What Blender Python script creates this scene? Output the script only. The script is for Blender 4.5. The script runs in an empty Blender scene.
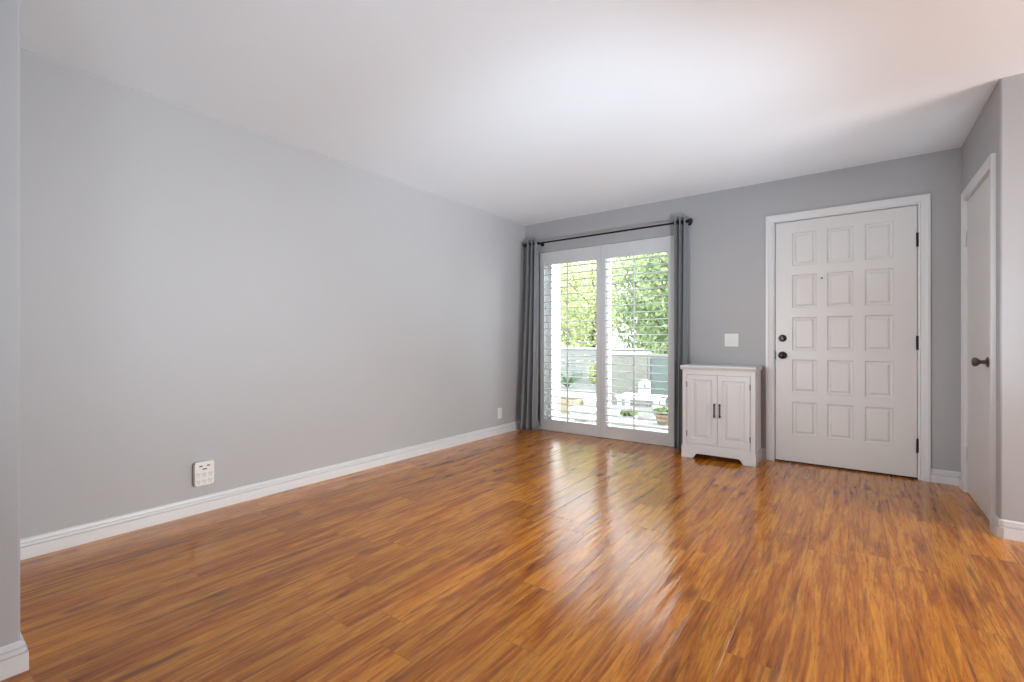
import bpy, bmesh, math, random
from mathutils import Vector, Matrix
random.seed(7)
S = bpy.context.scene
COL = S.collection
R = math.radians

# ------------------------------------------------------------------ camera
cam_d = bpy.data.cameras.new('camera'); cam = bpy.data.objects.new('camera', cam_d); COL.objects.link(cam)
cam.location = (0, 0, 1.026)
cam.rotation_euler = (R(90), 0, R(36.4))
cam_d.sensor_width = 36; cam_d.lens = 36 * 464 / 1024
cam_d.clip_start = .02; cam_d.clip_end = 200
S.camera = cam

# ------------------------------------------------------------------ world, sun, light
S.view_settings.view_transform = 'Standard'
S.view_settings.look = 'None'
S.view_settings.gamma = 1
S.view_settings.use_curve_mapping = False
S.view_settings.exposure = 0.05
world = bpy.data.worlds.new('world'); S.world = world; world.use_nodes = True
bg = world.node_tree.nodes['Background']
bg.inputs[0].default_value = (.86, .93, 1.0, 1)
bg.inputs[1].default_value = 7.0

def lamp(name, kind, loc, rot, energy, color, **kw):
    d = bpy.data.lights.new(name, kind); d.energy = energy; d.color = color
    for k, v in kw.items(): setattr(d, k, v)
    o = bpy.data.objects.new(name, d); COL.objects.link(o); o.location = loc; o.rotation_euler = rot
    return o
sun = lamp('sun', 'SUN', (0, 0, 10), (0, 0, 0), 8.0, (1, .96, .9), angle=R(1.5))
sun.rotation_euler = Vector((.9, .6, .8)).to_track_quat('Z', 'Y').to_euler()
# added fill: area light in front of the solid east wall, no window there
# plus unseen spots added to brighten ceiling, walls, shutters and door
EN = dict(side_fill=160, h=60, i=60, j=180, k=370, n=235, q=220, r=360, u=75)
lamp('side_fill_area', 'AREA', (4.52, 2.15, 1.35), (0, R(97), 0), EN['side_fill'], (.96, .98, 1), shape='RECTANGLE', size=1.9, size_y=2.1, spread=R(140))
def aimed(key, loc, target, color=(.68, .86, 1), cone=80, blend=1):
    if EN[key] <= 0: return
    o = lamp('fill_spot', 'SPOT', loc, (0, 0, 0), EN[key], color, spot_size=R(cone), spot_blend=blend, shadow_soft_size=.25)
    o.rotation_euler = (Vector(target) - Vector(loc)).to_track_quat('-Z', 'Y').to_euler()
aimed('h', (.5, -.9, .2), (-2.9, .9, 2.4), cone=60)
aimed('i', (-1.0, -1.2, .3), (.4, 4.2, 2.3), cone=56)
aimed('j', (.62, 1.2, .12), (-2.6, 1.3, 2.4), cone=70)
aimed('k', (.70, 1.25, .12), (-2.0, 3.7, 2.4), cone=62)
aimed('q', (-1.5, -1.1, 1.1), (-1.3, 4.5, .35), (.93, .97, 1), cone=44)
aimed('r', (4.3, 2.9, 1.5), (-3.15, .9, .2), (.96, .98, 1), cone=36)
aimed('u', (.64, 2.6, .1), (.0, 4.3, 2.4), cone=46)
aimed('n', (-1.75, -.5, 1.5), (.35, 4.5, 1.1), (.96, .98, 1), cone=36)

# ------------------------------------------------------------------ dimensions (metres)
XL, YB, ZC, XR, YR = -3.155, 4.542, 2.40, .613, 3.470
XE, YN = 4.60, -1.60          # unseen right wall and rear wall
WT = .16                      # wall thickness
BBH, BBT = .095, .019         # baseboard

# ------------------------------------------------------------------ helpers
def tag(o, label=None, cat=None, group=None, kind=None):
    if label: o['label'] = label
    if cat: o['category'] = cat
    if group: o['group'] = group
    if kind: o['kind'] = kind
    return o
def empty(name, loc, rz=0):
    o = bpy.data.objects.new(name, None); COL.objects.link(o)
    o.location = loc; o.rotation_euler = (0, 0, rz); o.empty_display_size = .1
    return o
def copy_tree(o, parent=None):
    c = o.copy(); COL.objects.link(c)
    if parent: c.parent = parent
    for ch in list(o.children): copy_tree(ch, c)
    return c
def bm_new(): return bmesh.new()
def box(bm, x0, x1, y0, y1, z0, z1):
    vs = [bm.verts.new(p) for p in [(x0,y0,z0),(x1,y0,z0),(x1,y1,z0),(x0,y1,z0),(x0,y0,z1),(x1,y0,z1),(x1,y1,z1),(x0,y1,z1)]]
    for f in [(0,3,2,1),(4,5,6,7),(0,1,5,4),(1,2,6,5),(2,3,7,6),(3,0,4,7)]: bm.faces.new([vs[i] for i in f])
def prism(bm, pts, a0, a1, axis='z'):
    """extrude closed outline pts (two coords) between a0 and a1 along axis"""
    def P(p, a):
        return {'z': (p[0], p[1], a), 'x': (a, p[0], p[1]), 'y': (p[0], a, p[1])}[axis]
    lo = [bm.verts.new(P(p, a0)) for p in pts]; hi = [bm.verts.new(P(p, a1)) for p in pts]
    n = len(pts)
    fs = [bm.faces.new(lo), bm.faces.new(hi)]
    for i in range(n):
        fs.append(bm.faces.new([lo[i], lo[(i+1) % n], hi[(i+1) % n], hi[i]]))
    return fs
def tube(bm, a, b, r, n=14, r2=None, caps=True):
    a, b = Vector(a), Vector(b); r2 = r if r2 is None else r2
    d = (b - a).normalized(); q = d.to_track_quat('Z', 'Y')
    A = [bm.verts.new(a + q @ Vector((r*math.cos(t), r*math.sin(t), 0))) for t in [2*math.pi*i/n for i in range(n)]]
    B = [bm.verts.new(b + q @ Vector((r2*math.cos(t), r2*math.sin(t), 0))) for t in [2*math.pi*i/n for i in range(n)]]
    for i in range(n): bm.faces.new([A[i], A[(i+1) % n], B[(i+1) % n], B[i]])
    if caps: bm.faces.new(A[::-1]); bm.faces.new(B)
def lathe(bm, o, d, prof, n=24):
    """prof: list of (distance along d, radius)"""
    o = Vector(o); q = Vector(d).normalized().to_track_quat('Z', 'Y'); rings = []
    for h, r in prof:
        if r < 1e-5: rings.append([bm.verts.new(o + q @ Vector((0, 0, h)))])
        else: rings.append([bm.verts.new(o + q @ Vector((r*math.cos(2*math.pi*i/n), r*math.sin(2*math.pi*i/n), h))) for i in range(n)])
    for A, B in zip(rings, rings[1:]):
        for i in range(n):
            j = (i+1) % n
            if len(A) == 1 and len(B) == 1: continue
            if len(A) == 1: bm.faces.new([A[0], B[i], B[j]])
            elif len(B) == 1: bm.faces.new([A[i], A[j], B[0]])
            else: bm.faces.new([A[i], A[j], B[j], B[i]])
    if len(rings[0]) > 1: bm.faces.new(rings[0][::-1])
    if len(rings[-1]) > 1: bm.faces.new(rings[-1])
def obj(name, bm, mat, parent=None, bevel=0, smooth=False, seg=2, merge=False):
    if merge: bmesh.ops.remove_doubles(bm, verts=bm.verts, dist=1e-5)
    bmesh.ops.recalc_face_normals(bm, faces=bm.faces)
    me = bpy.data.meshes.new(name); bm.to_mesh(me); bm.free()
    me.materials.append(mat)
    if smooth:
        for p in me.polygons: p.use_smooth = True
        try: me.set_sharp_from_angle(angle=R(40))
        except Exception: pass
    o = bpy.data.objects.new(name, me); COL.objects.link(o)
    if parent: o.parent = parent
    if bevel:
        m = o.modifiers.new('bevel', 'BEVEL'); m.width = bevel; m.segments = seg; m.limit_method = 'ANGLE'; m.angle_limit = R(40)
    return o

# ------------------------------------------------------------------ materials
def lin(r, g, b):
    f = lambda c: (c/255/12.92) if c/255 <= .04045 else ((c/255+.055)/1.055)**2.4
    return (f(r), f(g), f(b), 1)
def mat(name, col, rough=.5, metal=0, bump=None, spec=.5, coat=0, vary=0):
    m = bpy.data.materials.new(name); m.use_nodes = True; nt = m.node_tree; p = nt.nodes['Principled BSDF']
    p.inputs['Base Color'].default_value = col; p.inputs['Roughness'].default_value = rough
    p.inputs['Metallic'].default_value = metal; p.inputs['Specular IOR Level'].default_value = spec
    p.inputs['Coat Weight'].default_value = coat
    tc = nt.nodes.new('ShaderNodeTexCoord')
    if vary:
        n = nt.nodes.new('ShaderNodeTexNoise'); n.inputs['Scale'].default_value = 3; n.inputs['Detail'].default_value = 4
        nt.links.new(tc.outputs['Object'], n.inputs['Vector'])
        mx = nt.nodes.new('ShaderNodeMix'); mx.data_type = 'RGBA'
        mx.inputs[6].default_value = tuple(c*(1-vary) for c in col[:3]) + (1,); mx.inputs[7].default_value = tuple(min(1, c*(1+vary)) for c in col[:3]) + (1,)
        nt.links.new(n.outputs['Fac'], mx.inputs[0]); nt.links.new(mx.outputs[2], p.inputs['Base Color'])
    if bump:
        sc, st, dist = bump
        n = nt.nodes.new('ShaderNodeTexNoise'); n.inputs['Scale'].default_value = sc; n.inputs['Detail'].default_value = 3
        nt.links.new(tc.outputs['Object'], n.inputs['Vector'])
        b = nt.nodes.new('ShaderNodeBump'); b.inputs['Strength'].default_value = st; b.inputs['Distance'].default_value = dist
        nt.links.new(n.outputs['Fac'], b.inputs['Height']); nt.links.new(b.outputs[0], p.inputs['Normal'])
    return m
M = {}
M['paint'] = mat('grey_wall_paint', lin(180, 179, 180), .55, bump=(90, .12, .003), spec=.3, vary=.012)
M['ceiling'] = mat('ceiling_paint', lin(244, 247, 250), .8, bump=(60, .12, .003), spec=.2)
M['trim'] = mat('white_trim_paint', lin(222, 222, 222), .35, bump=(60, .02, .001))
M['door'] = mat('white_door_paint', lin(220, 218, 216), .38, bump=(40, .05, .002))
M['shutter'] = mat('shutter_white', lin(214, 214, 214), .4, bump=(40, .03, .001))
M['vinyl'] = mat('white_vinyl', lin(238, 238, 238), .35, bump=(30, .03, .001))
M['cabinet'] = mat('cabinet_white', lin(222, 222, 222), .45, bump=(50, .05, .002))
M['bronze'] = mat('dark_bronze', lin(52, 47, 44), .35, .8, bump=(60, .05, .001))
M['black'] = mat('black_metal', lin(30, 28, 27), .4, .6, bump=(60, .05, .001))
M['nickel'] = mat('aged_nickel', lin(118, 104, 96), .28, .9, bump=(50, .04, .001))
M['plastic'] = mat('white_plastic', lin(228, 226, 220), .4, bump=(60, .03, .001))
M['slot'] = mat('dark_slot', lin(60, 58, 56), .6, bump=(60, .03, .001))
M['concrete'] = mat('pale_concrete', lin(140, 138, 133), .85, bump=(25, .3, .01), vary=.06)
M['fence'] = mat('pale_painted_boards', lin(130, 130, 126), .7, bump=(18, .2, .004), vary=.05)
M['stone'] = mat('pale_rough_wall', lin(124, 123, 114), .9, bump=(14, .8, .03), vary=.2)
M['gatepanel'] = mat('grey_green_panel', lin(98, 108, 104), .7, bump=(20, .1, .003), vary=.05)
M['white_out'] = mat('white_outdoor_paint', lin(240, 240, 238), .5, bump=(20, .05, .002))
M['terracotta'] = mat('terracotta', lin(150, 124, 104), .8, bump=(30, .2, .003), vary=.1)
M['wood_out'] = mat('weathered_wood', lin(150, 138, 112), .8, bump=(20, .3, .004), vary=.2)
M['bark'] = mat('bark', lin(96, 80, 66), .9, bump=(20, .7, .02), vary=.2)
M['soil'] = mat('soil', lin(84, 66, 50), .95, bump=(40, .7, .02), vary=.2)
M['stucco'] = mat('white_stucco', lin(240, 240, 236), .85, bump=(60, .3, .004))

def leaf_mat(name, c1, c2):
    m = bpy.data.materials.new(name); m.use_nodes = True; nt = m.node_tree; nt.nodes.clear()
    o = nt.nodes.new('ShaderNodeOutputMaterial'); d = nt.nodes.new('ShaderNodeBsdfPrincipled'); t = nt.nodes.new('ShaderNodeBsdfTranslucent')
    g = nt.nodes.new('ShaderNodeNewGeometry'); mx = nt.nodes.new('ShaderNodeMix'); mx.data_type = 'RGBA'
    mx.inputs[6].default_value = c1; mx.inputs[7].default_value = c2
    nt.links.new(g.outputs['Random Per Island'], mx.inputs[0])
    nt.links.new(mx.outputs[2], d.inputs['Base Color']); nt.links.new(mx.outputs[2], t.inputs['Color'])
    d.inputs['Roughness'].default_value = .5
    ms = nt.nodes.new('ShaderNodeMixShader'); ms.inputs[0].default_value = .45
    nt.links.new(d.outputs[0], ms.inputs[1]); nt.links.new(t.outputs[0], ms.inputs[2]); nt.links.new(ms.outputs[0], o.inputs[0])
    return m
M['leaf'] = leaf_mat('leaf_green', lin(104, 118, 78), lin(196, 204, 160))
M['leaf_dark'] = leaf_mat('leaf_dark_green', lin(78, 98, 62), lin(170, 184, 134))
M['leaf_pale'] = leaf_mat('leaf_yellow_green', lin(136, 148, 92), lin(216, 220, 170))
M['agave'] = leaf_mat('agave_green', lin(84, 112, 84), lin(146, 170, 136))

def glass_mat():
    m = bpy.data.materials.new('window_glass'); m.use_nodes = True; nt = m.node_tree; nt.nodes.clear()
    o = nt.nodes.new('ShaderNodeOutputMaterial'); t = nt.nodes.new('ShaderNodeBsdfTransparent'); g = nt.nodes.new('ShaderNodeBsdfGlossy')
    t.inputs[0].default_value = (.95, .97, .96, 1); g.inputs['Roughness'].default_value = .02
    f = nt.nodes.new('ShaderNodeFresnel'); f.inputs[0].default_value = 1.4
    ms = nt.nodes.new('ShaderNodeMixShader'); nt.links.new(f.outputs[0], ms.inputs[0])
    nt.links.new(t.outputs[0], ms.inputs[1]); nt.links.new(g.outputs[0], ms.inputs[2]); nt.links.new(ms.outputs[0], o.inputs[0])
    return m
M['glass'] = glass_mat()

def fabric_mat():
    m = mat('grey_curtain_fabric', lin(128, 130, 133), .85, spec=.2); nt = m.node_tree; p = nt.nodes['Principled BSDF']
    tc = nt.nodes['Texture Coordinate']; w = nt.nodes.new('ShaderNodeTexNoise'); w.inputs['Scale'].default_value = 400
    nt.links.new(tc.outputs['Object'], w.inputs['Vector'])
    b = nt.nodes.new('ShaderNodeBump'); b.inputs['Strength'].default_value = .25; b.inputs['Distance'].default_value = .001
    nt.links.new(w.outputs['Fac'], b.inputs['Height']); nt.links.new(b.outputs[0], p.inputs['Normal'])
    p.inputs['Sheen Weight'].default_value = .4
    return m
M['fabric'] = fabric_mat()

def wood_floor():
    m = bpy.data.materials.new('scraped_plank_floor'); m.use_nodes = True; nt = m.node_tree; p = nt.nodes['Principled BSDF']
    N = nt.nodes.new; L = nt.links.new
    tc = N('ShaderNodeTexCoord'); sep = N('ShaderNodeSeparateXYZ'); L(tc.outputs['Object'], sep.inputs[0])
    def math_(op, a, b=None, c=None):
        n = N('ShaderNodeMath'); n.operation = op
        for i, v in enumerate((a, b, c)):
            if v is None: continue
            if isinstance(v, (int, float)): n.inputs[i].default_value = v
            else: L(v, n.inputs[i])
        return n.outputs[0]
    PW, PL = .159, 1.21
    px = math_('DIVIDE', math_('ADD', sep.outputs[0], .026 + PW*40), PW)
    ix = math_('FLOOR', px); fx = math_('FRACT', px)
    wn = N('ShaderNodeTexWhiteNoise'); wn.noise_dimensions = '1D'; L(ix, wn.inputs['W'])
    py = math_('ADD', math_('DIVIDE', math_('ADD', sep.outputs[1], 20), PL), wn.outputs['Value'])
    iy = math_('FLOOR', py); fy = math_('FRACT', py)
    pid = math_('ADD', math_('MULTIPLY', ix, 17.13), math_('MULTIPLY', iy, 5.71))
    wn2 = N('ShaderNodeTexWhiteNoise'); wn2.noise_dimensions = '1D'; L(pid, wn2.inputs['W'])
    # grain coordinates: long in Y, offset for every plank
    cv = N('ShaderNodeCombineXYZ')
    L(math_('ADD', math_('MULTIPLY', sep.outputs[0], 1.0), math_('MULTIPLY', wn2.outputs['Value'], 31.0)), cv.inputs[0])
    L(math_('MULTIPLY', sep.outputs[1], .075), cv.inputs[1]); L(math_('MULTIPLY', pid, .37), cv.inputs[2])
    def noise(scale, detail, rough, dist=0, vec=cv.outputs[0]):
        n = N('ShaderNodeTexNoise'); n.inputs['Scale'].default_value = scale; n.inputs['Detail'].default_value = detail
        n.inputs['Roughness'].default_value = rough; n.inputs['Distortion'].default_value = dist; L(vec, n.inputs['Vector']); return n.outputs['Fac']
    big = noise(20, 7, .66, .8)
    fine = noise(110, 6, .7, .4)
    def ramp(fac, stops):
        r = N('ShaderNodeValToRGB'); cr = r.color_ramp
        while len(cr.elements) > 1: cr.elements.remove(cr.elements[-1])
        cr.elements[0].position = stops[0][0]; cr.elements[0].color = stops[0][1]
        for q, c in stops[1:]:
            e = cr.elements.new(q); e.color = c
        L(fac, r.inputs[0]); return r.outputs[0]
    base = ramp(big, [(.30, lin(120, 60, 12)), (.40, lin(178, 100, 18)), (.50, lin(200, 122, 30)), (.58, lin(220, 146, 46)), (.70, lin(176, 97, 22))])
    fin = ramp(fine, [(.34, (.50, .44, .38, 1)), (.5, (1, 1, 1, 1)), (.72, (1.15, 1.15, 1.1, 1))])
    def mixc(a, b, fac, mode='MIX'):
        n = N('ShaderNodeMix'); n.data_type = 'RGBA'; n.blend_type = mode
        for i, v in ((0, fac), (6, a), (7, b)):
            if isinstance(v, (int, float)): n.inputs[i].default_value = v
            elif isinstance(v, tuple): n.inputs[i].default_value = v
            else: L(v, n.inputs[i])
        return n.outputs[2]
    c = mixc(base, fin, .75, 'MULTIPLY')
    # dark mineral streaks
    st = noise(34, 4, .6, .9)
    stm = ramp(st, [(.59, (0, 0, 0, 1)), (.65, (1, 1, 1, 1))])
    c = mixc(c, lin(138, 70, 20), math_('MULTIPLY', stm, .55))
    tv = N('ShaderNodeCombineXYZ'); L(math_('ADD', sep.outputs[0], math_('MULTIPLY', wn2.outputs['Value'], 13.0)), tv.inputs[0]); L(math_('MULTIPLY', sep.outputs[1], .035), tv.inputs[1]); L(math_('MULTIPLY', pid, .21), tv.inputs[2])
    tl = noise(58, 3, .5, .4, tv.outputs[0])
    tlm = ramp(tl, [(.57, (0, 0, 0, 1)), (.64, (1, 1, 1, 1))])
    c = mixc(c, lin(112, 56, 18), math_('MULTIPLY', tlm, .48))
    # knots
    kv = N('ShaderNodeCombineXYZ'); L(math_('MULTIPLY', sep.outputs[0], 4.5), kv.inputs[0]); L(math_('MULTIPLY', sep.outputs[1], 1.3), kv.inputs[1]); L(wn2.outputs['Value'], kv.inputs[2])
    wv = N('ShaderNodeVectorMath'); wv.operation = 'ADD'; wn3 = N('ShaderNodeTexNoise'); wn3.inputs['Scale'].default_value = 2.5; wn3.inputs['Detail'].default_value = 3; L(kv.outputs[0], wn3.inputs['Vector'])
    sc3 = N('ShaderNodeVectorMath'); sc3.operation = 'SCALE'; sc3.inputs['Scale'].default_value = .5; L(wn3.outputs['Color'], sc3.inputs[0]); L(kv.outputs[0], wv.inputs[0]); L(sc3.outputs[0], wv.inputs[1])
    vo = N('ShaderNodeTexVoronoi'); vo.inputs['Scale'].default_value = 1.3; L(wv.outputs[0], vo.inputs['Vector'])
    kn = ramp(vo.outputs['Distance'], [(.04, (1, 1, 1, 1)), (.2, (0, 0, 0, 1))])
    c = mixc(c, lin(100, 50, 20), math_('MULTIPLY', kn, .7))
    tone = ramp(wn2.outputs['Value'], [(0, (.86, .84, .82, 1)), (.5, (1, 1, 1, 1)), (1, (1.1, 1.06, 1.02, 1))])
    c = mixc(c, tone, 1.0, 'MULTIPLY')
    # seams
    ex = math_('MULTIPLY', math_('MINIMUM', fx, math_('SUBTRACT', 1, fx)), PW)
    ey = math_('MULTIPLY', math_('MINIMUM', fy, math_('SUBTRACT', 1, fy)), PL)
    e = math_('MINIMUM', ex, ey)
    sm = N('ShaderNodeMapRange'); sm.inputs[1].default_value = .0006; sm.inputs[2].default_value = .0022; sm.inputs[3].default_value = 1; sm.inputs[4].default_value = 0
    L(e, sm.inputs[0]); seam = sm.outputs[0]
    c = mixc(c, lin(150, 96, 52), math_('MULTIPLY', seam, .55))
    L(c, p.inputs['Base Color'])
    p.inputs['Roughness'].default_value = .17
    p.inputs['Specular IOR Level'].default_value = .5
    p.inputs['Coat Weight'].default_value = .12; p.inputs['Coat Roughness'].default_value = .10; p.inputs['Coat IOR'].default_value = 1.5
    # scraped relief
    cv2 = N('ShaderNodeCombineXYZ'); L(math_('MULTIPLY', sep.outputs[0], 1), cv2.inputs[0]); L(math_('MULTIPLY', sep.outputs[1], .06), cv2.inputs[1])
    rp = noise(42, 1, .4, .2, cv2.outputs[0])
    b = N('ShaderNodeBump'); b.inputs['Strength'].default_value = .6; b.inputs['Distance'].default_value = .0024
    hgt = math_('SUBTRACT', math_('ADD', rp, math_('MULTIPLY', fine, .10)), math_('MULTIPLY', seam, .4))
    L(hgt, b.inputs['Height']); L(b.outputs[0], p.inputs['Normal']); L(b.outputs[0], p.inputs['Coat Normal'])
    rr = N('ShaderNodeMapRange'); rr.inputs[3].default_value = .13; rr.inputs[4].default_value = .22; L(fine, rr.inputs[0]); L(rr.outputs[0], p.inputs['Roughness'])
    return m
M['floor'] = wood_floor()

# ------------------------------------------------------------------ room shell
def struct(o, label, cat): return tag(o, label, cat, kind='structure')
bm = bm_new(); box(bm, XL-WT, XE+WT, YN-WT, YB+.02, -.12, 0)
struct(obj('floor', bm, M['floor']), 'glossy orange-brown wood plank floor with dark streaked grain', 'floor')
bm = bm_new(); box(bm, XL-WT, XE+WT, YN-WT, YB+WT, ZC, ZC+.25)
struct(obj('ceiling', bm, M['ceiling']), 'plain flat white ceiling above the whole room', 'ceiling')
bm = bm_new(); box(bm, XL-WT, XL, YN, YB+WT, -.12, ZC)
struct(obj('wall_left', bm, M['paint']), 'long plain light grey wall along the left side', 'wall')
# back wall with the openings of the sliding window and the front door
WX0, WX1, WZ = -2.935, -1.390, 2.052
DX0, DX1, DZ = -.555, .388, 2.042
bm = bm_new()
for a in [(XL, WX0, 0, ZC), (WX0, WX1, WZ, ZC), (WX1, DX0, 0, ZC), (DX0, DX1, DZ, ZC), (DX1, 1.9, 0, ZC)]:
    box(bm, a[0], a[1], YB, YB+WT, a[2], a[3])
box(bm, XL, 1.9, YB+.021, YB+WT, -.12, 0)
struct(obj('wall_back', bm, M['paint']), 'grey far wall holding the shuttered slider and the panelled front door', 'wall')
# closet block: wall beside the front door, its rounded corner, and the wall facing the camera
CY0, CY1, CZ = 3.605, 4.365, 1.985
r = .012
arc = [(XR + r - r*math.cos(t), YR + r - r*math.sin(t)) for t in [R(90)*i/8 for i in range(9)]]
bm = bm_new()
prism(bm, [(XR, CY0)] + arc + [(XE, YR), (XE, YR+.12), (XR+.12, YR+.12), (XR+.12, CY0)], 0, ZC)
box(bm, XR, XR+.12, CY1, YB, 0, ZC)
box(bm, XR, XR+.12, CY0, CY1, CZ, ZC)
struct(obj('wall_right', bm, M['paint'], smooth=True), 'grey wall on the right wrapping a rounded corner beside the closet door', 'wall')
# near wall stub on the left edge
PX, PY = -2.090, .255
bm = bm_new(); prism(bm, [(XL, PY), (PX-.006, PY), (PX-.0018, PY-.0018), (PX, PY-.006), (PX, -1.6), (XL, -1.6)], 0, ZC)
struct(obj('wall_near', bm, M['paint']), 'grey wall stub at the left edge, nearest the viewer', 'wall')
# unseen walls, solid, without openings
bm = bm_new()
box(bm, XE, XE+WT, .84, YR+.12, 0, ZC)
struct(obj('wall_east', bm, M['paint']), 'grey side wall at the far right, out of the photo', 'wall')
bm = bm_new(); box(bm, XL, XE, YN-WT, YN, 0, ZC)
struct(obj('wall_rear', bm, M['paint']), 'grey rear wall behind the viewer', 'wall')
bm = bm_new(); prism(bm, [(.8, 1.0), (XE+WT, 1.0), (XE+WT, .84), (.96, .84), (.96, YN), (.8, YN)], 0, ZC)  # unseen partition added to keep side light off the near wall stub
struct(obj('wall_light_block', bm, M['paint']), 'unseen grey wall added to block side light from the near wall stub', 'wall')

# baseboards: stepped profile (offset from wall, height)
PROF = [(0, 0), (BBT, 0), (BBT, .056), (BBT-.011, .0575), (BBT-.013, .0625), (BBT-.004, .0635), (BBT-.004, .074), (BBT-.013, .0755), (BBT-.014, .0795), (BBT-.009, .0805), (BBT-.010, .090), (BBT-.015, BBH), (0, BBH)]
def sweep(bm, path, prof=PROF):
    """path: list of (x, y, nx, ny) corner points, n = outward offset direction (already mitred)"""
    rings = []
    for x, y, nx, ny in path: rings.append([bm.verts.new((x + nx*o, y + ny*o, z)) for o, z in prof])
    n = len(prof)
    for A, B in zip(rings, rings[1:]):
        for i in range(n): bm.faces.new([A[i], A[(i+1) % n], B[(i+1) % n], B[i]])
    bm.faces.new(rings[0]); bm.faces.new(rings[-1][::-1])
bm = bm_new(); sweep(bm, [(XL, PY, 1, 0), (XL, YB, 1, -1), (WX0-.002, YB, 0, -1)])
struct(obj('baseboard_left', bm, M['trim']), 'white stepped baseboard running along the long left wall', 'baseboard')
bm = bm_new(); sweep(bm, [(-1.385, YB, 0, -1), (-.618, YB, 0, -1)])
struct(obj('baseboard_back', bm, M['trim']), 'short white baseboard behind the cabinet, left of the front door', 'baseboard')
bm = bm_new(); sweep(bm, [(.450, YB, 0, -1), (XR, YB, -1, -1), (XR, 4.425, -1, 0)])
struct(obj('baseboard_back', bm, M['trim']), 'short white baseboard between the front door and the closet door', 'baseboard')
bm = bm_new(); sweep(bm, [(XR, 3.546, -1, 0), (XR, YR+r, -1, 0), (XR+r*.29, YR+r*.29, -.72, -.72), (XR+r, YR, 0, -1), (XE, YR, 0, -1)])
struct(obj('baseboard_right', bm, M['trim']), 'white stepped baseboard wrapping the corner right of the closet door', 'baseboard')
bm = bm_new()
P2 = [(o*.85, z) for o, z in PROF]
sweep(bm, [(PX, -1.6, 1, 0), (PX, PY, 1, 1), (XL+.02, PY, 0, 1)], P2)
struct(obj('baseboard_near', bm, M['trim']), 'white stepped baseboard on the wall stub at the lower left edge', 'baseboard')

# ------------------------------------------------------------------ panelled leaf (front at y=0 facing -y)
def leaf(w, h, t, cols, rows, prof, name, m, parent, bevel=0):
    """cols/rows: list of (lo, hi) spans in local x / z that hold moulded panels"""
    bm = bm_new()
    xs = sorted({0, w} | {v for c in cols for v in c}); zs = sorted({0, h} | {v for c in rows for v in c})
    cs, rs = set(cols), set(rows)
    for x0, x1 in zip(xs, xs[1:]):
        for z0, z1 in zip(zs, zs[1:]):
            if (x0, x1) in cs and (z0, z1) in rs:
                prev = None
                for ins, dep in prof:
                    ring = [bm.verts.new(q) for q in [(x0+ins, dep, z0+ins), (x1-ins, dep, z0+ins), (x1-ins, dep, z1-ins), (x0+ins, dep, z1-ins)]]
                    if prev:
                        for i in range(4): bm.faces.new([prev[i], prev[(i+1) % 4], ring[(i+1) % 4], ring[i]])
                    prev = ring
                bm.faces.new(prev)
            else:
                bm.faces.new([bm.verts.new(q) for q in [(x0, 0, z0), (x1, 0, z0), (x1, 0, z1), (x0, 0, z1)]])
    bmesh.ops.remove_doubles(bm, verts=bm.verts, dist=1e-5)
    edge = [e for e in bm.edges if e.is_boundary]
    ex = bmesh.ops.extrude_edge_only(bm, edges=edge)
    nv = [v for v in ex['geom'] if isinstance(v, bmesh.types.BMVert)]
    for v in nv: v.co.y = t
    bmesh.ops.contextual_create(bm, geom=[e for e in bm.edges if e.is_boundary])
    return obj(name, bm, m, parent)

# ------------------------------------------------------------------ front door
fd = empty('door_1', (-.542, YB, 0)); struct(fd, 'white fifteen-panel front door with black hinges in white casing', 'door')
LW, LH = .917, 2.018
cols = [(.123 + i*.2435, .123 + i*.2435 + .170) for i in range(3)]
rows = [(.223 + i*.355, .223 + i*.355 + .278) for i in range(5)]
lf = leaf(LW, LH, .044, cols, rows, [(0, 0), (.004, .010), (.010, .012), (.017, .012), (.030, .004), (.034, .0035)], 'door_leaf', M['door'], fd)
lf.location = (0, .006, .014)
def casing(bm, x0, x1, z1, w, y, t, ax='x'):
    """three mitred boards with a stepped face around an opening x0..x1, top z1"""
    prof = [(0, 0), (0, t*.65), (w*.12, t*.8), (w*.2, t*.6), (w*.55, t*.75), (w*.75, t), (w, t), (w, 0)]
    def ring(cx, cz, sx, sz):
        return [bm.verts.new((cx + sx*o, y - d, cz + sz*o) if ax == 'x' else (y - d, cx + sx*o, cz + sz*o)) for o, d in prof]
    rs = [ring(x0, 0, -1, 0), ring(x0, z1, -1, 1), ring(x1, z1, 1, 1), ring(x1, 0, 1, 0)]
    n = len(prof)
    for A, B in zip(rs, rs[1:]):
        for i in range(n): bm.faces.new([A[i], A[(i+1) % n], B[(i+1) % n], B[i]])
    bm.faces.new(rs[0]); bm.faces.new(rs[-1][::-1])
bm = bm_new(); casing(bm, -.009, LW+.009, 2.036, .064, 0, .019)
obj('door_casing', bm, M['trim'], fd)
bm = bm_new()
box(bm, -.0125, -.0045, .0, WT, 0, 2.04); box(bm, LW+.0035, LW+.0125, 0, WT, 0, 2.04); box(bm, -.0125, LW+.0125, 0, WT, 2.036, 2.0415)
box(bm, -.004, .012, .052, .07, .014, 2.036); box(bm, LW-.012, LW+.003, .052, .07, .014, 2.036); box(bm, 0, LW, .052, .07, 2.022, 2.036)
obj('door_jamb', bm, M['trim'], fd)
bm = bm_new(); box(bm, -.004, LW+.003, .02, WT, 0, .010); box(bm, -.004, LW+.003, .030, .046, .0, .013)  # black strip added to stop light and keep the gap under the leaf dark
obj('gap_light_stop', bm, M['black'], fd)
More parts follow.
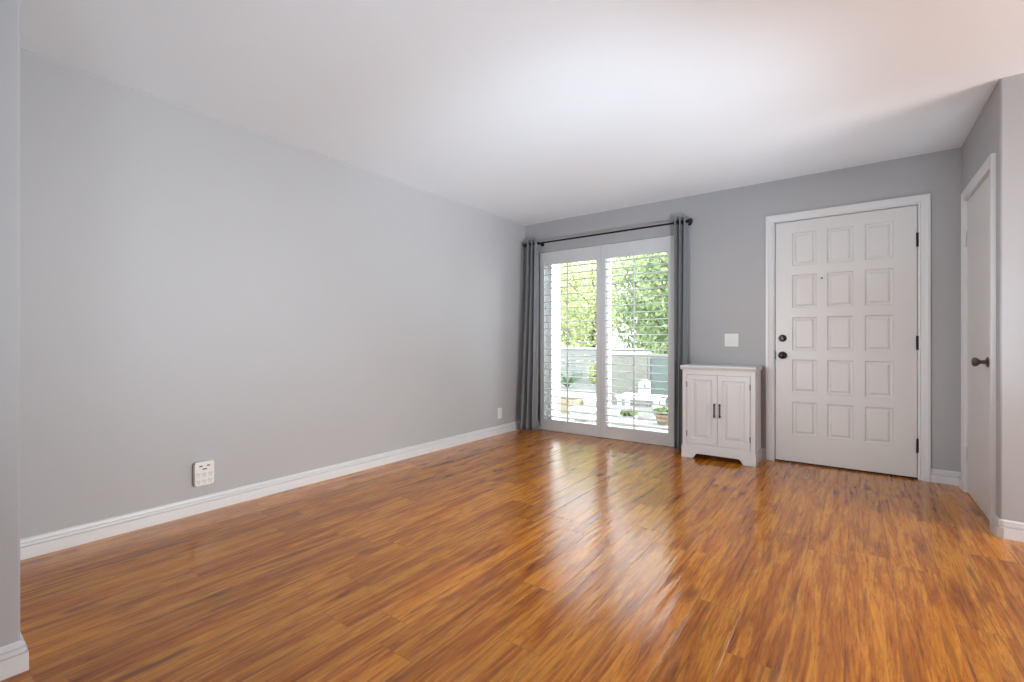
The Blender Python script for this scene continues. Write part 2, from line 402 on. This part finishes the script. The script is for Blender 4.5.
for z in (.252, 1.012, 1.775):
    bm = bm_new(); tube(bm, (LW+.002, -.006, z-.05), (LW+.002, -.006, z+.05), .0075, 12)
    for q in (-.05, -.018, .016, .05): tube(bm, (LW+.002, -.006, z+q-.0015), (LW+.002, -.006, z+q+.0015), .0088, 12)
    tag(obj('hinge', bm, M['black'], fd, smooth=True), 'black butt hinge')
bm = bm_new(); lathe(bm, (.052, .006, .905), (0, -1, 0), [(0, .032), (.006, .032), (.010, .028), (.012, .014), (.034, .012), (.040, .020), (.050, .027), (.062, .027), (.070, .021), (.073, .010), (.073, 0)])
tag(obj('door_knob', bm, M['bronze'], fd, smooth=True), 'dark bronze round knob')
bm = bm_new(); lathe(bm, (.052, .006, 1.050), (0, -1, 0), [(0, .030), (.008, .030), (.014, .025), (.016, .012), (.018, .012), (.018, 0)])
db = obj('deadbolt', bm, M['bronze'], fd, smooth=True)
bm = bm_new(); box(bm, .052-.004, .052+.004, -.030, -.011, 1.050-.013, 1.050+.013); obj('thumb_turn', bm, M['nickel'], db, bevel=.002)
bm = bm_new(); lathe(bm, (.330, .006, 1.540), (0, -1, 0), [(0, .008), (.003, .007), (.003, 0)], 14)
obj('peephole', bm, M['nickel'], fd, smooth=True)
bm = bm_new(); box(bm, -.006, .0025, -.001, .02, .87, .94); obj('strike_plate', bm, M['bronze'], fd)

# ------------------------------------------------------------------ closet door
cd = empty('door_2', (XR, CY0+.005, 0)); struct(cd, 'plain white closet door on the right wall with a round metal knob', 'door')
bm = bm_new(); box(bm, .004, .039, 0, .750, .006, 1.975)
obj('door_leaf', bm, M['door'], cd, bevel=.002)
bm = bm_new(); casing(bm, -.004, .754, 1.980, .058, 0, .019, 'y'); obj('door_casing', bm, M['trim'], cd)
bm = bm_new(); box(bm, .0, .119, -.0045, -.0015, 0, 1.984); box(bm, 0, .119, .7515, .7545, 0, 1.984); box(bm, 0, .119, -.0045, .7545, 1.977, 1.9845)
box(bm, .042, .055, -.0015, .0085, 0, 1.977); box(bm, .042, .055, .7415, .7515, 0, 1.977)
obj('door_jamb', bm, M['trim'], cd)
bm = bm_new(); lathe(bm, (.004, .135, .905), (-1, 0, 0), [(0, .030), (.005, .030), (.010, .022), (.014, .012), (.034, .011), (.040, .018), (.048, .025), (.058, .027), (.066, .022), (.070, .010), (.070, 0)])
tag(obj('door_knob', bm, M['nickel'], cd, smooth=True), 'aged bronze round knob')
for z in (.262, 1.716):
    bm = bm_new(); tube(bm, (-.006, .751, z-.045), (-.006, .751, z+.045), .007, 12)
    tube(bm, (-.006, .751, z+.045), (-.006, .751, z+.052), .009, 12, .004); tube(bm, (-.006, .751, z-.052), (-.006, .751, z-.045), .004, 12, .009)
    tag(obj('hinge', bm, M['trim'], cd, smooth=True), 'white painted hinge')

# ------------------------------------------------------------------ sliding glass door behind the shutters
GY = YB + .105
sg = empty('window_1', ((WX0+WX1)/2, GY, 0)); struct(sg, 'white framed sliding glass door behind the shutters', 'window')
hw = (WX1-WX0)/2
bm = bm_new()
box(bm, -hw, -hw+.012, 0, .10, .0, WZ); box(bm, hw-.012, hw, 0, .10, 0, WZ); box(bm, -hw, hw, 0, .10, WZ-.035, WZ); box(bm, -hw, hw, 0, .10, 0, .03)
obj('frame', bm, M['vinyl'], sg)
def sash(x0, x1, y0, name):
    bm = bm_new(); w = .030
    box(bm, x0, x0+w, y0, y0+.035, .032, WZ-.037); box(bm, x1-w, x1, y0, y0+.035, .032, WZ-.037)
    box(bm, x0+w, x1-w, y0, y0+.035, .032, .095); box(bm, x0+w, x1-w, y0, y0+.035, WZ-.097, WZ-.037)
    o = obj(name, bm, M['vinyl'], sg)
    bm = bm_new(); box(bm, x0+w, x1-w, y0+.014, y0+.020, .095, WZ-.097); obj('glass_pane', bm, M['glass'], o)
sash(-hw+.014, .02, .055, 'fixed_sash'); sash(-.02, hw-.014, .012, 'sliding_sash')
# reveal of the opening and outside stucco return on the left
bm = bm_new()
box(bm, WX0-.001, WX0+.004, YB+.03, GY, 0, WZ); box(bm, WX1-.004, WX1+.001, YB+.03, GY, 0, WZ); box(bm, WX0, WX1, YB+.03, GY, WZ-.004, WZ+.001)
struct(obj('trim_1', bm, M['trim']), 'white lining of the opening around the shuttered slider', 'trim')
bm = bm_new(); box(bm, -3.10, WX0+.004, YB+WT, 4.98, -.1, 2.6)
struct(obj('wall_outside', bm, M['stucco']), 'bright white stucco return just outside the left shutter', 'wall')

# ------------------------------------------------------------------ plantation shutters
SY = YB - .020; SD = .030
def shutter(name, x0, x1, ls, rs, label):
    t = empty(name, ((x0+x1)/2, SY, .004)); tag(t, label, 'shutter', 'louvered shutters over the sliding door')
    H = 2.040; a, b = x0-(x0+x1)/2, x1-(x0+x1)/2
    bm = bm_new()
    zb, zt = .124, 1.893
    box(bm, a+.001, a+ls, 0, SD, 0, H); box(bm, b-rs, b-.001, 0, SD, 0, H)
    box(bm, a+ls, b-rs, .002, SD-.002, 0, zb); box(bm, a+ls, b-rs, .002, SD-.002, zt, H)
    obj('frame', bm, M['shutter'], t, bevel=.0015)
    # open louvers: flattened ellipse blades
    bm = bm_new(); n = 23; pit = (zt-zb)/n; tilt = R(2)
    for i in range(n):
        zc = zb + (i+.5)*pit; pts = []
        for k in range(12):
            q = 2*math.pi*k/12; yy, zz = .042*math.cos(q), .0050*math.sin(q)
            pts.append((SD/2 + yy*math.cos(tilt) - zz*math.sin(tilt), zc + yy*math.sin(tilt) + zz*math.cos(tilt)))
        prism(bm, pts, a+ls+.001, b-rs-.001, 'x')
    obj('louver_slats', bm, M['shutter'], t, smooth=True)
    bm = bm_new(); m_ = (a+ls+b-rs)/2
    box(bm, m_-.006, m_+.006, -.044, -.033, zb+.01, zt-.012)
    for i in range(n):
        zc = zb + (i+.5)*pit; box(bm, m_-.002, m_+.002, -.034, -.024, zc-.002, zc+.002)
    obj('tilt_rod', bm, M['shutter'], t, bevel=.001)
    return t
shutter('plantation_shutter', -2.930, -2.163, .057, .053, 'white louvered shutter panel on the left, next to the wall corner')
shutter('plantation_shutter', -2.162, -1.395, .052, .058, 'white louvered shutter panel on the right, on the cabinet side')

# ------------------------------------------------------------------ curtain rod and curtains
RY, RZ = 4.452, 2.143
rod = empty('curtain_rod', (-2.16, RY, RZ)); tag(rod, 'dark bronze curtain rod with ball ends mounted above the shutters', 'curtain rod')
bm = bm_new(); tube(bm, (-.92, 0, 0), (.92, 0, 0), .0095, 16); obj('pole', bm, M['bronze'], rod, smooth=True)
for s in (-1, 1):
    pr = [(-.012, .012), (0, .014), (.004, .014), (.006, .009)] + [(.006 + .024 - .024*math.cos(q), max(.009, .024*math.sin(q))) for q in [R(25+13*i) for i in range(11)]] + [(.054, 0)]
    bm = bm_new(); lathe(bm, (s*.905, 0, 0), (s, 0, 0), pr); obj('finial', bm, M['bronze'], rod, smooth=True)
for x in (-.745, .905):
    bm = bm_new(); tube(bm, (x, YB-RY-.006, 0), (x, YB-RY-.0005, 0), .022, 20); tube(bm, (x, .006, -.004), (x, YB-RY-.004, -.002), .0065, 12)
    lathe(bm, (x-.008, 0, 0), (1, 0, 0), [(0, .012), (0.001, .0155), (.015, .0155), (.016, .012)], 20)
    obj('bracket', bm, M['bronze'], rod, smooth=True)

def curtain(tx0, tx1, bx0, bx1, folds, amp_t, amp_b, ybt, label, phase, skew=0, seed=1):
    rnd = random.Random(seed)
    t = empty('curtain', ((tx0+tx1)/2, RY, .012)); tag(t, label, 'curtain', 'grey curtains on the dark rod')
    cx = (tx0+tx1)/2; NU, NV = folds*20, 40; Z0, Z1 = .014, RZ+.050
    bm = bm_new(); g = []
    jit = [rnd.uniform(-.25, .25) for _ in range(folds+2)]
    for j in range(NV+1):
        v = j/NV; z = Z0 + (Z1-Z0)*v; s = (1-v)**1.3; row = []
        for i in range(NU+1):
            u = i/NU; x0 = tx0+(bx0-tx0)*s; x1 = tx1+(bx1-tx1)*s
            amp = amp_t + (amp_b-amp_t)*s; ph = 2*math.pi*folds*u + phase + jit[int(u*folds)]*s*math.sin(math.pi*((u*folds) % 1))
            x = x0 + (x1-x0)*u + .010*math.sin(2*ph)*(.4+.6*s)
            y = amp*math.sin(ph) + ybt*s + skew*s*(1-u) + .004*math.sin(3.1*v*6+u*9)*s
            row.append(bm.verts.new((x-cx, y, z-.012)))
        g.append(row)
    for j in range(NV):
        for i in range(NU): bm.faces.new([g[j][i], g[j][i+1], g[j+1][i+1], g[j+1][i]])
    o = obj('fabric', bm, M['fabric'], t, smooth=True)
    m = o.modifiers.new('solid', 'SOLIDIFY'); m.thickness = .0022; m.offset = 0
    # grommets where the cloth crosses the pole
    for k in range(folds*2):
        u = (k*math.pi - phase)/(2*math.pi*folds)
        if not 0 < u < 1: continue
        x = tx0 + (tx1-tx0)*u - cx
        bm = bm_new(); R0, r0 = .021, .0035; q = Vector((1, .35*(-1)**k, 0)).normalized().to_track_quat('Z', 'Y')
        rg = []
        for a in range(20):
            A = 2*math.pi*a/20
            rg.append([bm.verts.new(Vector((x, 0, RZ-.012)) + q @ Vector(((R0+r0*math.cos(B))*math.cos(A), (R0+r0*math.cos(B))*math.sin(A), r0*math.sin(B)))) for B in [2*math.pi*b/8 for b in range(8)]])
        for a in range(20):
            for b in range(8): bm.faces.new([rg[a][b], rg[(a+1) % 20][b], rg[(a+1) % 20][(b+1) % 8], rg[a][(b+1) % 8]])
        obj('grommet', bm, M['bronze'], t, smooth=True)
    return t
curtain(-3.066, -2.915, -3.105, -2.905, 3, .044, .052, -.050, 'grey grommet curtain gathered in the corner left of the shutters', .4, -.06, 3)
curtain(-1.386, -1.256, -1.378, -1.270, 3, .036, .038, -.012, 'grey grommet curtain gathered between the shutters and the cabinet', .9, 0, 5)

# ------------------------------------------------------------------ cabinet
cb = empty('storage_cabinet', (-.938, 4.222, 0)); tag(cb, 'small white two-door cabinet with black bar handles beside the front door', 'cabinet')
W2, DP, CH = .290, .295, .812   # half width, depth, height
bm = bm_new()
ft = .022
# face frame, sides, back, bottom shelf
fx = .036
box(bm, -W2, -W2+fx, 0, ft, .10, CH-.036); box(bm, W2-fx, W2, 0, ft, .10, CH-.036)
box(bm, -W2+fx, W2-fx, 0, ft, CH-.080, CH-.036); box(bm, -W2+fx, W2-fx, 0, ft, .10, .128)
box(bm, -W2, -W2+.018, ft, DP-.01, .0, CH-.036); box(bm, W2-.018, W2, ft, DP-.01, 0, CH-.036)
box(bm, -W2+.018, W2-.018, DP-.02, DP-.01, .05, CH-.036); box(bm, -W2+.018, W2-.018, ft, DP-.02, .10, .118)
obj('body', bm, M['cabinet'], cb, bevel=.001)
bm = bm_new()
pts = [(-.012, CH-.036), (-.016, CH-.028), (-.022, CH-.022), (-.022, CH-.020), (-.028, CH-.018), (-.030, CH-.010), (-.028, CH-.002), (-.024, CH), (DP, CH), (DP, CH-.036)]
prism(bm, pts, -W2-.014, W2+.010, 'x')
obj('top', bm, M['cabinet'], cb, bevel=.002)
# plinth with bracket feet
bm = bm_new(); e = .008
o_ = [(-W2-e, 0), (-W2+.088, 0), (-W2+.098, .012), (-W2+.104, .026), (-W2+.118, .040), (-W2+.135, .044), (W2-.135, .044), (W2-.118, .040), (W2-.104, .026), (W2-.098, .012), (W2-.088, 0), (W2+e, 0), (W2+e, .096), (W2+e-.005, .104), (-W2-e+.005, .104), (-W2-e, .096)]
prism(bm, o_, -e, ft-.004, 'y')
for s in (-1, 1):
    xo, xi = s*(W2+e), s*(W2-.012)
    side = [(-e+.001, 0), (.085, 0), (.098, .030), (.12, .044), (.17, .044), (.20, .030), (.212, 0), (DP-.012, 0), (DP-.012, .104), (-e+.001, .104)]
    prism(bm, side, min(xo, s*W2+s*.0005), max(xo, s*W2+s*.0005), 'x')
obj('plinth', bm, M['cabinet'], cb, bevel=.0015)
dw = (2*(W2-fx)-.009)/2; dh = .600; dz = .130
for s in (0, 1):
    x0 = -W2+fx+.003 + s*(dw+.003)
    d = leaf(dw, dh, .018, [(.040, dw-.040)], [(.042, dh-.042)], [(0, 0), (.003, .008), (.010, .009), (.022, .009), (.042, .003), (.046, .003)], 'door', M['cabinet'], cb)
    d.location = (x0, -.004, dz)
    xh = (dw-.020) if s == 0 else .020; zh = dh*.505
    bm = bm_new()
    tube(bm, (xh, -.026, zh-.060), (xh, -.026, zh+.060), .0050, 12)
    for q in (-.048, .048): tube(bm, (xh, .002, zh+q), (xh, -.026, zh+q), .0055, 12)
    tag(obj('handle', bm, M['black'], d, smooth=True, bevel=.001), 'black bar handle')
    for z in (.085, dh-.085):
        xk = -.001 if s == 0 else dw+.001
        bm = bm_new(); tube(bm, (xk, -.003, z-.024), (xk, -.003, z+.024), .0036, 10); obj('hinge', bm, M['nickel'], d, smooth=True)

# ------------------------------------------------------------------ wall plates
sw = empty('light_switch', (-.889, YB, 1.034)); tag(sw, 'white double light switch plate on the grey wall above the cabinet', 'light switch')
bm = bm_new(); box(bm, -.058, .058, -.006, -.0005, -.058, .058); obj('plate', bm, M['plastic'], sw, bevel=.003)
for x in (-.023, .023):
    bm = bm_new(); prism(bm, [(-.0055, -.034), (-.0085, -.034), (-.0105, 0), (-.0075, .034), (-.0055, .034)], x-.0165, x+.0165, 'x'); obj('rocker', bm, M['plastic'], sw, bevel=.0008)

ol = empty('wall_outlet', (XL, 4.045, .228)); tag(ol, 'white outlet plate low on the left wall near the curtain corner', 'outlet')
bm = bm_new(); box(bm, .0005, .006, -.036, .036, -.058, .058); obj('plate', bm, M['plastic'], ol, bevel=.003)
for z in (-.02, .02):
    bm = bm_new(); lathe(bm, (.005, 0, z), (1, 0, 0), [(0, .0165), (.0032, .0165), (.0036, .015), (.0036, 0)], 20); so = obj('socket', bm, M['plastic'], ol, smooth=True)
    bm = bm_new()
    for y in (-.006, .006): box(bm, .0084, .0090, y-.001, y+.001, z-.001, z+.008)
    box(bm, .0084, .0090, -.002, .002, z-.010, z-.006); obj('slots', bm, M['slot'], so)

tp = empty('outlet_tap', (XL, 1.142, .235)); tag(tp, 'white multi-outlet wall tap plugged in low on the long left wall', 'outlet')
def rrect(w, h, r, n=5):
    out = []
    for cx, cy, a0 in ((w/2-r, h/2-r, 0), (-w/2+r, h/2-r, 90), (-w/2+r, -h/2+r, 180), (w/2-r, -h/2+r, 270)):
        for i in range(n+1): a = R(a0+90*i/n); out.append((cx+r*math.cos(a), cy+r*math.sin(a)))
    return out
bm = bm_new(); prism(bm, rrect(.104, .142, .014), .0005, .032, 'x'); obj('housing', bm, M['plastic'], tp, bevel=.004, seg=3)
for y in (-.020, .020):
    bm = bm_new(); box(bm, .0312, .0328, y-.0085, y+.0085, .042, .049); obj('charging_port', bm, M['slot'], tp)
bm = bm_new(); prism(bm, rrect(.024, .007, .003), .0312, .0326, 'x'); q_ = obj('indicator', bm, M['slot'], tp); q_.location = (0, 0, .027)
for z in (-.005, -.046):
    for y in (-.032, 0, .032):
        bm = bm_new(); prism(bm, [(a, b) for a, b in rrect(.025, .034, .008)], .0316, .0345, 'x'); so = obj('socket', bm, M['plastic'], tp, bevel=.001); so.location = (0, y, z)
        bm = bm_new()
        for yy in (-.0055, .0055): box(bm, .0346, .0352, yy-.0012, yy+.0012, 0, .009)
        prism(bm, [(a, b-.008) for a, b in rrect(.005, .005, .0022, 3)], .0346, .0352, 'x'); obj('slots', bm, M['slot'], so)

# ------------------------------------------------------------------ outside: patio, fences, furniture, plants
bm = bm_new(); box(bm, -16, 8, YB+.021+WT, 22, -.16, -.04)
tag(obj('patio_slab', bm, M['concrete']), 'pale concrete patio outside the shuttered slider', 'patio', kind='structure')

def board_fence(x0, x1, y, ztop, nb, label):
    t = empty('board_fence', ((x0+x1)/2, y, -.04)); tag(t, label, 'fence')
    hh = ztop+.04; a, b = x0-(x0+x1)/2, x1-(x0+x1)/2; bh = (hh-.06)/nb
    bm = bm_new()
    for i in range(nb): box(bm, a, b, 0, .022, .03+i*bh+.006, .03+(i+1)*bh-.006)
    obj('slat_panel', bm, M['fence'], t)
    bm = bm_new(); box(bm, a-.02, b+.02, -.04, .07, hh-.03, hh); obj('cap_rail', bm, M['white_out'], t, bevel=.004)
    k = 0
    x = a+.05
    while x < b:
        bm = bm_new(); box(bm, x-.045, x+.045, .022, .11, 0, hh-.03); obj('post', bm, M['fence'], t); x += 1.5
board_fence(-8.6, -3.6, 10.0, .86, 6, 'low pale board fence beyond the patio, behind the left shutter')
ww = empty('garden_wall', (-3.07, 7.3, -.04)); tag(ww, 'low rough pale garden wall with white cap behind the right shutter', 'wall')
bm = bm_new(); box(bm, -.39, .39, 0, .16, 0, .84); obj('masonry', bm, M['stone'], ww)
bm = bm_new(); box(bm, -.41, .39, -.03, .19, .84, .885); obj('coping', bm, M['white_out'], ww, bevel=.006)
gt = empty('garden_gate', (-2.18, 7.3, -.04)); tag(gt, 'grey-green garden gate beside the rough pale wall', 'gate')
bm = bm_new(); box(bm, -.48, .60, .04, .07, .06, .82); obj('panel', bm, M['gatepanel'], gt)
bm = bm_new(); box(bm, -.50, -.46, .02, .09, .0, .86); box(bm, .58, .62, .02, .09, 0, .86); box(bm, -.46, .58, .02, .09, .82, .86); box(bm, -.46, .58, .02, .09, .05, .09); obj('gate_frame', bm, M['fence'], gt)
bm = bm_new(); tube(bm, (.5, .02, .55), (.5, -.02, .55), .01, 10); tube(bm, (.5, -.02, .49), (.5, -.02, .61), .008, 10); obj('latch_handle', bm, M['black'], gt)

def low_table(loc, rz, w, d, h, label, name='patio_table'):
    t = empty(name, loc, rz); tag(t, label, 'table')
    bm = bm_new(); n = int(w/.09)
    for i in range(n): box(bm, -w/2+i*w/n+.008, -w/2+(i+1)*w/n-.008, -d/2, d/2, h-.025, h)
    box(bm, -w/2+.01, w/2-.01, -d/2+.05, -d/2+.09, h-.05, h-.025); box(bm, -w/2+.01, w/2-.01, d/2-.09, d/2-.05, h-.05, h-.025)
    obj('tabletop', bm, M['white_out'], t, bevel=.002)
    for x in (-w/2+.05, w/2-.05):
        for y in (-d/2+.07, d/2-.07):
            bm = bm_new(); box(bm, x-.025, x+.025, y-.025, y+.025, 0, h-.05); obj('leg', bm, M['white_out'], t)
low_table((-2.42, 6.35, -.04), 0, .62, .42, .30, 'low white slatted patio table holding a white lantern, behind the right shutter')
low_table((-3.10, 6.32, -.04), R(5), .32, .28, .20, 'tiny white slatted stand on the patio beside the wooden planter box')
low_table((-2.86, 5.55, -.04), R(8), .42, .34, .18, 'very low white slatted stand nearest the left half of the right shutter')
ln = empty('lantern', (-2.36, 6.33, .26)); tag(ln, 'white open lantern standing on the low white patio table', 'lantern')
bm = bm_new(); box(bm, -.06, .06, -.06, .06, 0, .015); box(bm, -.06, .06, -.06, .06, .17, .185)
for x in (-.05, .05):
    for y in (-.05, .05): box(bm, x-.010, x+.010, y-.010, y+.010, .015, .17)
obj('lantern_frame', bm, M['white_out'], ln)
bm = bm_new(); prism(bm, [(-.06, .185), (.06, .185), (.02, .225), (-.02, .225)], -.045, .045, 'y'); obj('lantern_roof', bm, M['white_out'], ln)
bm = bm_new(); lathe(bm, (0, 0, .015), (0, 0, 1), [(0, .025), (.08, .025), (.082, .004), (.09, .002), (.09, 0)], 14); obj('candle', bm, M['white_out'], ln, smooth=True)

def leaf_cloud(name, blobs, n, size, m, parent, seed, up=0):
    rnd = random.Random(seed); vs = []; fs = []
    tot = sum(b[3]*b[4]*b[5] for b in blobs)
    for b in blobs:
        k = int(n*b[3]*b[4]*b[5]/tot)
        for _ in range(k):
            d = Vector((rnd.gauss(0, 1), rnd.gauss(0, 1), rnd.gauss(0, 1))).normalized()*(rnd.random()**.45)
            c = Vector((b[0]+d.x*b[3], b[1]+d.y*b[4], b[2]+d.z*b[5]))
            if c.z < .03: continue
            s = size*rnd.uniform(.6, 1.3)
            q = Vector((rnd.gauss(0, 1), rnd.gauss(0, 1), rnd.gauss(0, 1)+up)).normalized()
            u = q.orthogonal().normalized(); u.rotate(Matrix.Rotation(rnd.uniform(0, 6.28), 3, q)); v = q.cross(u)
            i = len(vs)
            vs += [c-u*s, c-u*s*.2+v*s*.42+q*s*.1, c+u*s, c-u*s*.2-v*s*.42+q*s*.1]; fs += [(i, i+1, i+2), (i, i+2, i+3)]
    me = bpy.data.meshes.new(name); me.from_pydata([tuple(v) for v in vs], [], fs); me.materials.append(m)
    o = bpy.data.objects.new(name, me); COL.objects.link(o); o.parent = parent
    return o
def tree(loc, h, rad, lm, label, seed, size=.075, n=4200, group='trees beyond the patio', low=.25):
    rnd = random.Random(seed)
    t = empty('tree', loc); tag(t, label, 'tree', group)
    bm = bm_new(); tube(bm, (0, 0, 0), (.05, .02, h*.5), .09, 12, .06)
    br = []
    for i in range(7):
        a = i*2.4+rnd.random(); z = h*(.25+.08*i); e = Vector((math.cos(a)*rad*.7, math.sin(a)*rad*.7, z+h*.22)); br.append(e)
        tube(bm, (.03, .01, z), e, .035, 8, .012)
    tube(bm, (.05, .02, h*.5), (0, 0, h*.9), .06, 10, .015)
    obj('trunk', bm, M['bark'], t, smooth=True)
    blobs = [(e.x, e.y, e.z, rad*.5, rad*.5, h*.14) for e in br] + [(0, 0, h*.82, rad*.6, rad*.6, h*.18), (0, 0, h*.5, rad*.8, rad*.8, h*.25), (0, 0, h*low, rad*.75, rad*.75, h*low*.9)]
    leaf_cloud('foliage', blobs, n, size, lm, t, seed)
tree((-8.6, 11.6, -.04), 3.3, 1.0, M['leaf'], 'bushy green tree beyond the board fence, seen through the left shutter at its left', 11)
tree((-6.3, 12.6, -.04), 3.6, 1.05, M['leaf_pale'], 'pale yellow-green tree beyond the board fence, seen through the left shutter at its right', 12)
tree((-4.3, 11.4, -.04), 3.4, .95, M['leaf'], 'green tree behind the garden wall, seen through the left half of the right shutter', 13)
tree((-2.9, 9.6, -.04), 3.2, 1.1, M['leaf_dark'], 'dark green tree behind the garden wall, seen through the right half of the right shutter', 14)
tree((-11.4, 12.6, -.04), 3.8, 1.3, M['leaf_dark'], 'dark green tree farthest left beyond the fence', 15)
tree((-5.0, 16.2, -.04), 4.6, 2.0, M['leaf'], 'broad green tree standing farthest back', 16, size=.12)
tree((-.6, 10.4, -.04), 3.6, 1.1, M['leaf'], 'green tree behind the garden gate', 17)
tree((-9.3, 16.4, -.04), 4.6, 1.8, M['leaf_pale'], 'broad pale green tree standing far back on the left', 18, size=.12)
def shrub(loc, rr, h, lm, label, seed, n=1400, size=.045):
    t = empty('shrub', loc); tag(t, label, 'shrub')
    bm = bm_new()
    for i in range(5): a = i*1.26; tube(bm, (0, 0, 0), (math.cos(a)*rr*.5, math.sin(a)*rr*.5, h*.7), .010, 6, .004)
    obj('stems', bm, M['bark'], t)
    leaf_cloud('foliage', [(0, 0, h*.55, rr, rr, h*.45), (rr*.3, 0, h*.7, rr*.6, rr*.6, h*.3)], n, size, lm, t, seed, .5)
shrub((-4.55, 9.35, -.04), .22, .60, M['leaf_pale'], 'bright yellow-green shrub in front of the board fence', 21)
shrub((-1.95, 6.98, -.04), .22, .50, M['leaf_dark'], 'dark green shrub in front of the grey-green gate', 22)
def agave(loc, rr, h, label, seed):
    rnd = random.Random(seed); t = empty('agave_plant', loc); tag(t, label, 'plant')
    for k in range(14):
        a = k*2.4; bm = bm_new(); L_ = rr*rnd.uniform(.8, 1.1); up = h*(.5+.5*rnd.random()); prev = None
        for i in range(7):
            s = i/6; w = .045*math.sin(math.pi*min(1, .25+.75*s))*(1-s*.6)+.002
            c = Vector((math.cos(a)*L_*s, math.sin(a)*L_*s, up*(1.5*s-.75*s*s)+.01)); n_ = Vector((-math.sin(a), math.cos(a), 0))
            row = [bm.verts.new(c+n_*w+Vector((0, 0, .012))), bm.verts.new(c-Vector((0, 0, .006))), bm.verts.new(c-n_*w+Vector((0, 0, .012)))]
            if prev: bm.faces.new([prev[0], prev[1], row[1], row[0]]); bm.faces.new([prev[1], prev[2], row[2], row[1]])
            prev = row
        o = obj('leaf', bm, M['agave'], t, smooth=True); md = o.modifiers.new('solid', 'SOLIDIFY'); md.thickness = .006
agave((-6.05, 9.2, -.04), .5, .55, 'large spiky green agave at the foot of the board fence, farther left', 31)
agave((-5.25, 9.25, -.04), .44, .50, 'spiky green agave at the foot of the board fence, nearer the yellow-green shrub', 32)
# planter box and pots
pb = empty('planter_box', (-3.46, 6.10, -.04)); tag(pb, 'weathered wooden planter box low on the patio behind the left shutter', 'planter')
bm = bm_new(); box(bm, -.19, .19, -.15, -.13, 0, .20); box(bm, -.19, .19, .13, .15, 0, .20); box(bm, -.19, -.17, -.13, .13, 0, .20); box(bm, .17, .19, -.13, .13, 0, .20); obj('box', bm, M['wood_out'], pb, bevel=.003)
bm = bm_new(); box(bm, -.17, .17, -.13, .13, .02, .175); obj('soil', bm, M['soil'], pb)
def pot(loc, r_, h, m, label):
    t = empty('plant_pot', loc); tag(t, label, 'pot')
    bm = bm_new(); lathe(bm, (0, 0, 0), (0, 0, 1), [(0, r_*.7), (h*.82, r_*.95), (h*.82, r_*1.06), (h, r_*1.06), (h, r_*.92), (h*.86, r_*.9), (h*.86, 0)], 28); obj('pot_body', bm, m, t, smooth=True)
    leaf_cloud('foliage', [(0, 0, h*1.25, r_*1.1, r_*1.1, h*.4)], 260, .035, M['leaf_dark'], t, int(h*1000), .4)
pot((-1.95, 5.95, -.04), .13, .13, M['terracotta'], 'terracotta pot of greenery on the patio behind the right shutter')
pot((-2.30, 5.62, -.04), .10, .12, M['white_out'], 'small white pot of greenery next to the terracotta pot')
